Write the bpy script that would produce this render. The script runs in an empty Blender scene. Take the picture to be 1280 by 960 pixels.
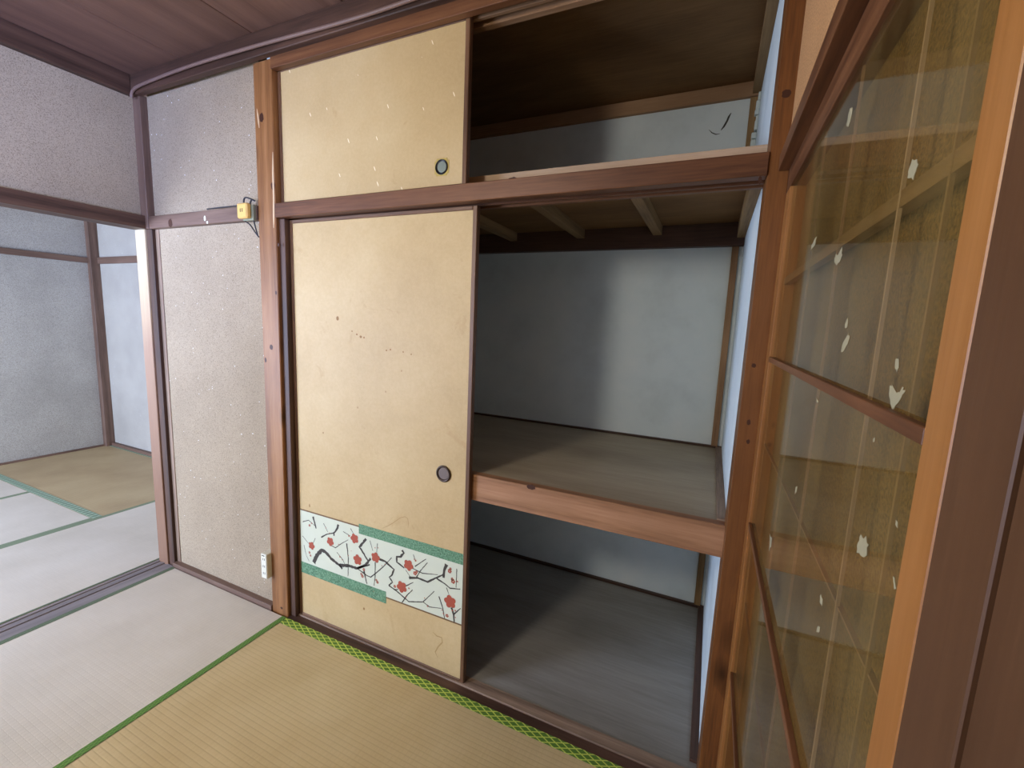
import bpy, bmesh, math, random
from mathutils import Vector, Matrix
random.seed(7)
S = bpy.context.scene
# ------------------------------------------------------------- camera
R = [[0.9087864, 0.4151520, 0.0419058], [0.0951426, -0.1083858, -0.9895456], [-0.4062699, 0.9032726, -0.1379982]]
cam_d = bpy.data.cameras.new('camera'); cam = bpy.data.objects.new('camera', cam_d)
S.collection.objects.link(cam); S.camera = cam
m = Matrix(((R[0][0], -R[1][0], -R[2][0], 1.74442), (R[0][1], -R[1][1], -R[2][1], -1.28195),
            (R[0][2], -R[1][2], -R[2][2], 1.38488), (0, 0, 0, 1)))
cam.matrix_world = m
cam_d.sensor_width = 36; cam_d.lens = 547.72 / 1280 * 36; cam_d.clip_start = 0.01
# ------------------------------------------------------------- world, light, exposure
W = bpy.data.worlds.new('world'); S.world = W; W.use_nodes = True
W.node_tree.nodes['Background'].inputs[0].default_value = (0.55, 0.7, 1, 1)
W.node_tree.nodes['Background'].inputs[1].default_value = 1.0
S.view_settings.view_transform = 'Standard'; S.view_settings.look = 'None'
S.view_settings.gamma = 1; S.view_settings.use_curve_mapping = False
S.view_settings.exposure = -0.36
LAMP = (0.53, -1.66, 1.90)
def light(name, kind, loc, energy, color, rot=(0, 0, 0), **k):
    d = bpy.data.lights.new(name, kind); d.energy = energy; d.color = color
    for a, b in k.items(): setattr(d, a, b)
    o = bpy.data.objects.new(name, d); o.location = loc; o.rotation_euler = rot
    S.collection.objects.link(o); return o
light('lamp_light', 'POINT', (LAMP[0], LAMP[1], LAMP[2] - 0.01), 64, (1.0, 0.93, 0.83), shadow_soft_size=0.13)
# daylight outside the big garden window of the next room; added blue fill standing in for lens glare
light('daylight_next_room', 'AREA', (-2.3, -2.95, 1.0), 410, (0.58, 0.70, 1.0), (math.radians(90), 0, 0), shape='RECTANGLE', size=1.9, size_y=1.6)
dl = light('lens_glare_fill', 'AREA', (1.05, -3.05, 1.35), 60, (0.34, 0.48, 1.0), shape='RECTANGLE', size=0.8, size_y=0.7, spread=math.radians(62))  # added fill, tints the upper left wall blue like lens glare
dl.rotation_euler = (Vector((-0.86, -0.5, 2.2)) - Vector(dl.location)).to_track_quat('-Z', 'Y').to_euler()

# ------------------------------------------------------------- helpers
C = S.collection
def obj(name, bm, mat, parent=None, loc=(0, 0, 0), smooth=False):
    me = bpy.data.meshes.new(name); bm.normal_update(); bm.to_mesh(me); bm.free()
    if smooth:
        for p in me.polygons: p.use_smooth = True
    me.materials.append(mat)
    o = bpy.data.objects.new(name, me); C.objects.link(o); o.location = loc
    if parent: o.parent = parent
    return o
def add_box(bm, x0, x1, y0, y1, z0, z1, bev=0.0):
    r = bmesh.ops.create_cube(bm, size=1)
    vs = r['verts']
    for v in vs:
        v.co = Vector(((x0 + x1) / 2 + v.co.x * (x1 - x0), (y0 + y1) / 2 + v.co.y * (y1 - y0), (z0 + z1) / 2 + v.co.z * (z1 - z0)))
    if bev:
        es = list({e for v in vs for e in v.link_edges})
        bmesh.ops.bevel(bm, geom=es, offset=bev, segments=1, affect='EDGES')
def box(name, x0, x1, y0, y1, z0, z1, mat, parent=None, bev=0.0015, at=None):
    """box given in world metres; the object's origin sits at the middle of its base (or `at` of the parent)"""
    x0, x1 = sorted((x0, x1)); y0, y1 = sorted((y0, y1)); z0, z1 = sorted((z0, z1))
    c = Vector(((x0 + x1) / 2, (y0 + y1) / 2, z0))
    bm = bmesh.new(); add_box(bm, x0 - c.x, x1 - c.x, y0 - c.y, y1 - c.y, 0, z1 - z0, bev)
    o = obj(name, bm, mat)
    if parent:
        o.parent = parent; o.location = c - wloc(parent)
    else: o.location = c
    return o
def wloc(o):
    v = Vector(o.location)
    while o.parent: o = o.parent; v += Vector(o.location)
    return v
def empty(name, loc):
    o = bpy.data.objects.new(name, None); C.objects.link(o); o.location = loc; o.empty_display_size = 0.05; return o
def struct(o): o['kind'] = 'structure'; return o
def tag(o, label, cat=None, group=None):
    o['label'] = label
    if cat: o['category'] = cat
    if group: o['group'] = group
    return o
def sbox(name, *a, **k): return struct(box(name, *a, **k))
def tube(name, pts, r, mat, parent=None, res=6):
    cu = bpy.data.curves.new(name, 'CURVE'); cu.dimensions = '3D'; cu.bevel_depth = r; cu.bevel_resolution = 3; cu.resolution_u = res
    sp = cu.splines.new('NURBS'); sp.points.add(len(pts) - 1); sp.use_endpoint_u = True; sp.order_u = 4
    base = Vector(pts[0])
    for p, q in zip(sp.points, pts): p.co = (*(Vector(q) - base), 1)
    cu.use_fill_caps = True
    t = bpy.data.objects.new('t', cu); C.objects.link(t)
    me = bpy.data.meshes.new_from_object(t.evaluated_get(bpy.context.evaluated_depsgraph_get()))
    bpy.data.objects.remove(t); me.name = name
    me.materials.clear(); me.materials.append(mat)
    for p in me.polygons: p.use_smooth = True
    o = bpy.data.objects.new(name, me); C.objects.link(o)
    if parent: o.parent = parent; o.location = base - wloc(parent)
    else: o.location = base
    return o
# ------------------------------------------------------------- materials
def srgb(r, g, b):
    f = lambda c: (c / 255 / 12.92) if c / 255 <= 0.04045 else ((c / 255 + 0.055) / 1.055) ** 2.4
    return (f(r), f(g), f(b), 1)
class NT:
    def __init__(s, name, rough=0.6, spec=0.3):
        s.m = bpy.data.materials.new(name); s.m.use_nodes = True; s.t = s.m.node_tree; s.n = s.t.nodes
        s.b = s.n['Principled BSDF']; s.b.inputs['Roughness'].default_value = rough
        s.b.inputs['Specular IOR Level'].default_value = spec
        s.tc = s.n.new('ShaderNodeTexCoord')
    def link(s, a, b): s.t.links.new(a, b)
    def vec(s, scale=(1, 1, 1), rnd=True, rot=(0, 0, 0)):
        mp = s.n.new('ShaderNodeMapping'); mp.inputs['Scale'].default_value = scale; mp.inputs['Rotation'].default_value = rot
        if rnd:
            oi = s.n.new('ShaderNodeObjectInfo'); ml = s.n.new('ShaderNodeVectorMath'); ml.operation = 'MULTIPLY_ADD'
            cb = s.n.new('ShaderNodeCombineXYZ')
            for i in range(3): s.link(oi.outputs['Random'], cb.inputs[i])
            s.link(cb.outputs[0], ml.inputs[0]); ml.inputs[1].default_value = (7.3, 5.1, 9.7); s.link(s.tc.outputs['Object'], ml.inputs[2])
            s.link(ml.outputs[0], mp.inputs[0])
        else: s.link(s.tc.outputs['Object'], mp.inputs[0])
        return mp.outputs[0]
    def noise(s, v, scale, detail=4, rough=0.55, dist=0):
        n = s.n.new('ShaderNodeTexNoise'); n.inputs['Scale'].default_value = scale; n.inputs['Detail'].default_value = detail
        n.inputs['Roughness'].default_value = rough; n.inputs['Distortion'].default_value = dist; s.link(v, n.inputs['Vector']); return n.outputs['Fac']
    def ramp(s, f, stops, interp='LINEAR'):
        r = s.n.new('ShaderNodeValToRGB'); s.link(f, r.inputs[0]); e = r.color_ramp.elements; r.color_ramp.interpolation = interp
        while len(e) > 1: e.remove(e[0])
        e[0].position = stops[0][0]; e[0].color = stops[0][1]
        for p, c in stops[1:]: x = e.new(p); x.color = c
        return r.outputs[0]
    def mix(s, f, a, b, mode='MIX'):
        m_ = s.n.new('ShaderNodeMix'); m_.data_type = 'RGBA'; m_.blend_type = mode
        for i, v in ((0, f), (6, a), (7, b)):
            if isinstance(v, (int, float, tuple)): m_.inputs[i].default_value = v
            else: s.link(v, m_.inputs[i])
        return m_.outputs[2]
    def math(s, op, a, b=0.0, c=0.0):
        m_ = s.n.new('ShaderNodeMath'); m_.operation = op
        for i, v in enumerate((a, b, c)):
            if isinstance(v, (int, float)): m_.inputs[i].default_value = v
            else: s.link(v, m_.inputs[i])
        return m_.outputs[0]
    def sep(s, v):
        x = s.n.new('ShaderNodeSeparateXYZ'); s.link(v, x.inputs[0]); return x.outputs
    def col(s, c):
        if isinstance(c, tuple): s.b.inputs['Base Color'].default_value = c
        else: s.link(c, s.b.inputs['Base Color'])
    def bump(s, h, strength=0.3, dist=0.002):
        b = s.n.new('ShaderNodeBump'); b.inputs['Strength'].default_value = strength; b.inputs['Distance'].default_value = dist
        s.link(h, b.inputs['Height']); s.link(b.outputs[0], s.b.inputs['Normal'])
BW = lambda v: (v, v, v, 1)
def wood(name, axis, dark, mid, light_, rough=0.5, spec=0.35, knots=0.0, ring=14.0):
    t = NT(name, rough, spec)
    sc = {'x': (0.05, 1, 1), 'y': (1, 0.05, 1), 'z': (1, 1, 0.05)}[axis]
    v = t.vec(sc)
    w = t.noise(v, 3.0, 2, 0.5, 0.0)
    band = t.math('FRACT', t.math('MULTIPLY', w, ring))
    band = t.math('ABSOLUTE', t.math('SUBTRACT', band, 0.5))
    fine = t.noise(v, 160, 3, 0.6)
    f = t.math('ADD', t.math('MULTIPLY', band, 0.7), t.math('MULTIPLY', fine, 0.65))
    c = t.ramp(f, [(0.2, dark), (0.5, mid), (0.85, light_)])
    v2 = t.vec((1, 1, 1))
    blot = t.noise(v2, 2.2, 3, 0.6)
    c = t.mix(t.math('MULTIPLY', t.ramp(blot, [(0.35, BW(0)), (0.7, BW(1))]), 0.45), c, dark)
    if knots:
        sk = {'x': (0.5, 1, 1), 'y': (1, 0.5, 1), 'z': (1, 1, 0.5)}[axis]
        vo = t.n.new('ShaderNodeTexVoronoi'); vo.inputs['Scale'].default_value = 9; t.link(t.vec(sk), vo.inputs['Vector'])
        k = t.math('LESS_THAN', t.sep(vo.outputs['Color'])[0], knots)
        d = t.ramp(vo.outputs['Distance'], [(0.06, BW(1)), (0.14, BW(0.5)), (0.3, BW(0))])
        c = t.mix(t.math('MULTIPLY', k, d), c, tuple(x * 0.22 for x in dark[:3]) + (1,))
    t.col(c); t.bump(f, 0.25, 0.001)
    return t.m
WOODS = {}
TONES = {
    'reddish': (srgb(76, 46, 28), srgb(112, 72, 45), srgb(134, 92, 60), 0.45, 0.35, 0.0),
    'post': (srgb(88, 52, 26), srgb(124, 78, 38), srgb(144, 96, 52), 0.42, 0.35, 0.2),
    'pillar': (srgb(112, 72, 40), srgb(148, 101, 58), srgb(170, 124, 80), 0.42, 0.35, 0.3),
    'dark': (srgb(52, 36, 28), srgb(82, 58, 46), srgb(104, 76, 60), 0.5, 0.35, 0.0),
    'frame': (srgb(78, 54, 38), srgb(116, 84, 60), srgb(142, 108, 80), 0.4, 0.4, 0.0),
    'orange': (srgb(128, 80, 38), srgb(160, 108, 56), srgb(176, 124, 72), 0.38, 0.4, 0.1),
    'rose': (srgb(130, 92, 64), srgb(166, 122, 88), srgb(186, 142, 108), 0.55, 0.3, 0.05),
    'pale': (srgb(160, 134, 106), srgb(190, 164, 134), srgb(208, 184, 156), 0.6, 0.25, 0.06),
    'grey': (srgb(96, 78, 64), srgb(146, 122, 102), srgb(178, 154, 132), 0.55, 0.3, 0.0),
    'sill': (srgb(112, 106, 106), srgb(138, 130, 130), srgb(158, 150, 148), 0.5, 0.35, 0.0),
    'mauve': (srgb(80, 60, 50), srgb(110, 86, 72), srgb(130, 104, 88), 0.5, 0.35, 0.03),
    'brown': (srgb(76, 50, 32), srgb(88, 60, 40), srgb(100, 70, 48), 0.45, 0.3, 0.0),
    'ceiling': (srgb(96, 70, 58), srgb(118, 88, 74), srgb(134, 102, 86), 0.55, 0.3, 0.0),
    'closet': (srgb(110, 84, 54), srgb(146, 116, 78), srgb(166, 136, 94), 0.6, 0.2, 0.0),
    'joist': (srgb(130, 98, 70), srgb(160, 126, 94), srgb(180, 146, 112), 0.6, 0.2, 0.0),
}
def wd(tone, axis):
    if (tone, axis) not in WOODS:
        a, b, c, r, s, k = TONES[tone]
        WOODS[(tone, axis)] = wood(tone + '_wood_' + axis, axis, a, b, c, r, s, k, 6.0 if tone in ('brown', 'ceiling') else 12.0)
    return WOODS[(tone, axis)]
def sand(name, base, dark, sparkle=True, fine=280):
    t = NT(name, 0.85, 0.15); v = t.vec((1, 1, 1), False)
    n = t.noise(v, fine, 3, 0.7); b = t.noise(v, 2.3, 4, 0.6)
    c = t.ramp(n, [(0.32, dark), (0.5, base), (0.72, tuple(min(1, x * 1.22) for x in base[:3]) + (1,))])
    c = t.mix(t.math('MULTIPLY', t.ramp(b, [(0.4, BW(0)), (0.75, BW(1))]), 0.35), c, dark)
    if sparkle:
        vo = t.n.new('ShaderNodeTexVoronoi'); vo.inputs['Scale'].default_value = 75; t.link(v, vo.inputs['Vector'])
        k = t.math('MULTIPLY', t.math('LESS_THAN', vo.outputs['Distance'], 0.17), t.math('GREATER_THAN', t.sep(vo.outputs['Color'])[0], 0.955))
        k = t.math('MULTIPLY', k, t.ramp(t.noise(v, 3.1, 2), [(0.42, BW(0.15)), (0.6, BW(1))]))
        c = t.mix(k, c, (1, 1, 0.97, 1))
    t.col(c); t.bump(n, 0.35, 0.001); return t.m
M_SAND = sand('sand_plaster_pink', srgb(164, 148, 124), srgb(120, 105, 86))
M_SAND2 = sand('sand_plaster_grey', srgb(172, 167, 156), srgb(116, 111, 102))
M_SANDT = sand('sand_plaster_tan', srgb(196, 150, 104), srgb(150, 110, 72), False)
def plaster():
    t = NT('pale_blue_closet_plaster', 0.8, 0.2); v = t.vec((1, 1, 1), False)
    n = t.noise(v, 3, 5, 0.6); f = t.noise(v, 60, 3, 0.6)
    c = t.ramp(n, [(0.3, srgb(206, 218, 220)), (0.5, srgb(220, 232, 234)), (0.75, srgb(230, 238, 238))])
    c = t.mix(t.math('MULTIPLY', t.ramp(t.noise(v, 9, 6, 0.7, 1.0), [(0.66, BW(0)), (0.75, BW(1))]), 0.22), c, srgb(160, 166, 160))
    t.col(c); t.bump(f, 0.15, 0.001); return t.m
M_PLAST = plaster()
def board(name, cols, rough=0.6, spec=0.3, axis=(0.25, 1, 1)):
    t = NT(name, rough, spec); v = t.vec(axis, False)
    n = t.noise(v, 4, 5, 0.62, 0.4); f = t.noise(t.vec((0.06, 1, 1), False), 120, 3)
    c = t.ramp(n, [(0.3, cols[0]), (0.5, cols[1]), (0.72, cols[2])])
    c = t.mix(0.22, c, t.ramp(f, [(0.35, cols[0]), (0.65, cols[2])]))
    t.col(c); t.bump(f, 0.1, 0.0006); return t.m
M_SHELF = board('worn_shelf_board', (srgb(142, 128, 106), srgb(164, 150, 126), srgb(182, 170, 146)), 0.5, 0.35)
M_CFLOOR = board('worn_closet_floor_board', (srgb(118, 114, 106), srgb(142, 138, 130), srgb(162, 158, 150)), 0.45, 0.35)
M_CCEIL = board('closet_ceiling_board', (srgb(98, 70, 40), srgb(122, 90, 54), srgb(144, 110, 70)), 0.7, 0.2)
def paper(name, axis_x=True):
    t = NT(name, 0.5, 0.3); v = t.vec((1, 1, 1))
    n = t.noise(v, 3, 4, 0.6); f = t.noise(v, 90, 4, 0.7)
    c = t.ramp(n, [(0.3, srgb(187, 161, 114)), (0.5, srgb(196, 170, 122)), (0.72, srgb(203, 179, 132))])
    c = t.mix(0.07, c, t.ramp(f, [(0.4, srgb(180, 146, 92)), (0.62, srgb(236, 214, 168))]))
    vo = t.n.new('ShaderNodeTexVoronoi'); vo.inputs['Scale'].default_value = 40
    mq = t.n.new('ShaderNodeMapping'); mq.inputs['Scale'].default_value = (1, 1, 0.2)
    t.link(t.vec((1, 1, 1), rot=(0, math.radians(24), 0)), mq.inputs[0]); t.link(mq.outputs[0], vo.inputs['Vector'])
    k = t.math('MULTIPLY', t.math('LESS_THAN', vo.outputs['Distance'], 0.075), t.math('GREATER_THAN', t.sep(vo.outputs['Color'])[1], 0.72))
    c = t.mix(t.math('MULTIPLY', k, 0.9), c, srgb(250, 240, 208))
    s = t.noise(v, 5, 5, 0.7, 0.8)
    c = t.mix(t.math('MULTIPLY', t.ramp(s, [(0.62, BW(0)), (0.68, BW(1)), (0.74, BW(0.4))]), 0.2), c, srgb(160, 116, 60))
    v3 = t.n.new('ShaderNodeTexVoronoi'); v3.inputs['Scale'].default_value = 14; t.link(v, v3.inputs['Vector'])
    k = t.math('MULTIPLY', t.math('LESS_THAN', v3.outputs['Distance'], 0.06), t.math('GREATER_THAN', t.sep(v3.outputs['Color'])[0], 0.85))
    c = t.mix(t.math('MULTIPLY', k, 0.5), c, srgb(150, 108, 60))
    t.col(c); t.bump(f, 0.08, 0.0005); return t.m
M_PAPER = paper('beige_door_paper')
def flat(name, c, rough=0.6, spec=0.3, metal=0, nz=0.12, sc=40):
    t = NT(name, rough, spec); f = t.noise(t.vec(), sc, 3)
    t.col(t.mix(t.math('MULTIPLY', f, nz * 2), c, tuple(x * 0.6 for x in c[:3]) + (1,)))
    t.b.inputs['Metallic'].default_value = metal; return t.m
M_BAND = flat('ivory_band_paper', srgb(214, 218, 194), 0.6, 0.25, 0, 0.14, 12)
def greenstrip():
    t = NT('green_speckled_strip', 0.6, 0.25); f = t.noise(t.vec(), 160, 4, 0.8)
    t.col(t.ramp(f, [(0.36, srgb(60, 92, 68)), (0.52, srgb(104, 146, 112)), (0.68, srgb(142, 176, 142))])); return t.m
M_GREEN = greenstrip()
M_INK = flat('dark_printed_ink', srgb(70, 64, 56), 0.6); M_RED = flat('brick_red_printed_ink', srgb(172, 84, 62), 0.6)
M_GOLD = flat('tan_printed_line', srgb(120, 90, 58), 0.5)
M_PULL = flat('dark_bronze_pull', srgb(72, 58, 50), 0.32, 0.5, 0.6); M_PULLC = flat('bronze_pull_centre', srgb(112, 98, 90), 0.45, 0.5, 0.3)
M_BRASS = flat('dull_brass_plate', srgb(196, 172, 96), 0.4, 0.4, 0.3); M_BLACK = flat('black_metal', srgb(22, 20, 20), 0.4, 0.4)
M_PULLG = flat('grey_pull_centre', srgb(132, 142, 130), 0.4, 0.4, 0.2)
M_CREAM = flat('yellowed_plastic', srgb(226, 184, 104), 0.4, 0.4); M_WHITE = flat('ivory_white_plastic', srgb(226, 224, 204), 0.4, 0.4)
M_BCABLE = flat('black_cable_rubber', srgb(46, 42, 46), 0.5); M_GCABLE = flat('painted_cable', srgb(126, 102, 92), 0.45, 0.4)
M_PEEL = flat('pale_paint_residue', srgb(170, 164, 136), 0.7, 0.2, 0, 0.3, 60)
M_GREYP = flat('grey_green_bracket', srgb(136, 140, 116), 0.45)
def tatami(name, light_, mid, dark, along='y', grid=0.35):
    # along = direction of the long side: rush stems run across it
    t = NT(name, 0.5, 0.3); v = t.vec((1, 1, 1), False); x = t.sep(v)
    u = x[1] if along == 'y' else x[0]; w = x[0] if along == 'y' else x[1]
    warp = t.math('ABSOLUTE', t.math('SINE', t.math('MULTIPLY', w, math.pi / 0.017)))       # seams of the weave every 15 mm
    rows = t.math('ABSOLUTE', t.math('SINE', t.math('MULTIPLY', u, math.pi / 0.017)))
    n = t.noise(v, 2.2, 4, 0.6); st = t.noise(t.vec((12, 1, 1) if along == 'x' else (1, 12, 1), False), 14, 4, 0.6)
    c = t.ramp(n, [(0.3, dark), (0.5, mid), (0.72, light_)])
    c = t.mix(0.14, c, t.ramp(st, [(0.35, dark), (0.65, light_)]))
    lines = t.math('MAXIMUM', t.ramp(warp, [(0.0, BW(1)), (0.6, BW(0))]), t.math('MULTIPLY', t.ramp(rows, [(0.0, BW(1)), (0.35, BW(0))]), 0.45))
    c = t.mix(t.math('MULTIPLY', lines, grid), c, tuple(q * 0.45 for q in dark[:3]) + (1,))
    t.col(c); h = t.math('SUBTRACT', 1.0, lines); t.bump(h, 0.25, 0.0012); return t.m
M_TNEW = tatami('golden_tatami_weave', srgb(206, 186, 142), srgb(196, 174, 128), srgb(184, 160, 112), 'x', 0.2)
M_TOLD = tatami('faded_tatami_weave', srgb(214, 206, 190), srgb(205, 196, 179), srgb(194, 185, 167), 'y', 0.1)
M_TTAN = tatami('tan_tatami_weave', srgb(186, 166, 126), srgb(174, 152, 114), srgb(160, 138, 102), 'x', 0.1)
def heri(name, ground, line, au, du, dv, along='x'):
    t = NT(name, 0.55, 0.25); x = t.sep(t.vec((1, 1, 1), False)); u = x[0] if along == 'x' else x[1]; w = x[1] if along == 'x' else x[0]
    a = t.math('ADD', t.math('MULTIPLY', u, 1 / du), t.math('MULTIPLY', w, 1 / dv)); b = t.math('SUBTRACT', t.math('MULTIPLY', u, 1 / du), t.math('MULTIPLY', w, 1 / dv))
    l = None
    for q in (a, b):
        e = t.math('ABSOLUTE', t.math('SUBTRACT', t.math('FRACT', q), 0.5))
        e = t.math('LESS_THAN', e, au); l = e if l is None else t.math('MAXIMUM', l, e)
    f = t.noise(t.vec(), 300, 2)
    c = t.mix(l, t.mix(f, ground, tuple(q * 0.6 for q in ground[:3]) + (1,)), line); t.col(c); return t.m
M_HLIME = heri('lime_lattice_border', srgb(100, 140, 56), srgb(196, 212, 96), 0.1, 0.044, 0.020)
M_HGREEN = heri('green_border_cloth', srgb(88, 128, 58), srgb(112, 150, 72), 0.1, 0.02, 0.012, 'y')
M_HPALE = flat('faded_green_border', srgb(126, 140, 112), 0.6, 0.2)
M_HPALEX = heri('pale_lattice_green_border', srgb(122, 146, 122), srgb(164, 184, 158), 0.1, 0.04, 0.1, 'x')
M_HDARK = heri('dull_green_border', srgb(96, 112, 88), srgb(110, 126, 98), 0.1, 0.02, 0.012, 'y')
def olive():
    t = NT('olive_sand_board', 0.75, 0.2); v = t.vec((1, 1, 1), False)
    n = t.noise(v, 7, 5, 0.65, 0.5); f = t.noise(v, 240, 3, 0.75)
    c = t.ramp(n, [(0.3, srgb(88, 62, 24)), (0.5, srgb(112, 82, 38)), (0.72, srgb(136, 104, 58))])
    c = t.mix(0.6, c, t.ramp(f, [(0.35, srgb(46, 34, 14)), (0.62, srgb(152, 120, 66))]))
    vo = t.n.new('ShaderNodeTexVoronoi'); vo.inputs['Scale'].default_value = 160; t.link(v, vo.inputs['Vector'])
    k = t.math('MULTIPLY', t.math('LESS_THAN', vo.outputs['Distance'], 0.2), t.math('GREATER_THAN', t.sep(vo.outputs['Color'])[0], 0.93))
    c = t.mix(k, c, srgb(236, 214, 160)); t.col(c); t.bump(f, 0.5, 0.0015); return t.m
M_OLIVE = olive()
def glass():
    m_ = bpy.data.materials.new('dirty_window_glass'); m_.use_nodes = True; t = m_.node_tree; n = t.nodes; n.clear()
    out = n.new('ShaderNodeOutputMaterial'); tr = n.new('ShaderNodeBsdfTransparent'); tr.inputs[0].default_value = (0.93, 0.9, 0.8, 1)
    gl = n.new('ShaderNodeBsdfGlossy'); gl.inputs['Roughness'].default_value = 0.035
    fr = n.new('ShaderNodeFresnel'); fr.inputs[0].default_value = 1.6; mx = n.new('ShaderNodeMixShader')
    di = n.new('ShaderNodeBsdfDiffuse'); di.inputs[0].default_value = srgb(170, 150, 100); m2 = n.new('ShaderNodeMixShader')
    tc = n.new('ShaderNodeTexCoord'); no = n.new('ShaderNodeTexNoise'); no.inputs['Scale'].default_value = 9; no.inputs['Detail'].default_value = 6
    rp = n.new('ShaderNodeValToRGB'); rp.color_ramp.elements[0].position = 0.4; rp.color_ramp.elements[0].color = BW(0.02)
    rp.color_ramp.elements[1].position = 0.8; rp.color_ramp.elements[1].color = BW(0.16)
    mp = n.new('ShaderNodeMapping'); mp.inputs['Scale'].default_value = (1, 1, 0.25); L = t.links.new
    L(tc.outputs['Object'], mp.inputs[0]); L(mp.outputs[0], no.inputs['Vector']); L(no.outputs['Fac'], rp.inputs[0])
    n2 = n.new('ShaderNodeTexNoise'); n2.inputs['Scale'].default_value = 500; L(tc.outputs['Object'], n2.inputs['Vector'])
    bp = n.new('ShaderNodeBump'); bp.inputs['Strength'].default_value = 0.05; bp.inputs['Distance'].default_value = 0.0003
    L(n2.outputs['Fac'], bp.inputs['Height']); L(bp.outputs[0], gl.inputs['Normal'])
    ge = n.new('ShaderNodeNewGeometry'); ib = n.new('ShaderNodeMath'); ib.operation = 'SUBTRACT'; ib.inputs[0].default_value = 1
    L(ge.outputs['Backfacing'], ib.inputs[1]); mu = n.new('ShaderNodeMath'); mu.operation = 'MULTIPLY'; L(fr.outputs[0], mu.inputs[0]); L(ib.outputs[0], mu.inputs[1])
    L(mu.outputs[0], mx.inputs[0]); L(tr.outputs[0], mx.inputs[1]); L(gl.outputs[0], mx.inputs[2])
    L(rp.outputs[0], m2.inputs[0]); L(mx.outputs[0], m2.inputs[1]); L(di.outputs[0], m2.inputs[2]); L(m2.outputs[0], out.inputs[0]); return m_
M_GLASS = glass()
def emis(name, c, s):
    m_ = bpy.data.materials.new(name); m_.use_nodes = True; b = m_.node_tree.nodes['Principled BSDF']
    b.inputs['Base Color'].default_value = c; b.inputs['Emission Color'].default_value = c; b.inputs['Emission Strength'].default_value = s; return m_

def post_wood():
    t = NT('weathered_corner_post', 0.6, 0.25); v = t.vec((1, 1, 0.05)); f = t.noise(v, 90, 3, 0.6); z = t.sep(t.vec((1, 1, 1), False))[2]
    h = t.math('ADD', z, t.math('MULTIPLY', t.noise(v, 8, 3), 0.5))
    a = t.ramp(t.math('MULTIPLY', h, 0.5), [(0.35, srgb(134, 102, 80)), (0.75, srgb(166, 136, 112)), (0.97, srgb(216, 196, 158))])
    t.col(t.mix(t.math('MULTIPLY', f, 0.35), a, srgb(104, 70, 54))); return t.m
M_POST = post_wood()

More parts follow.
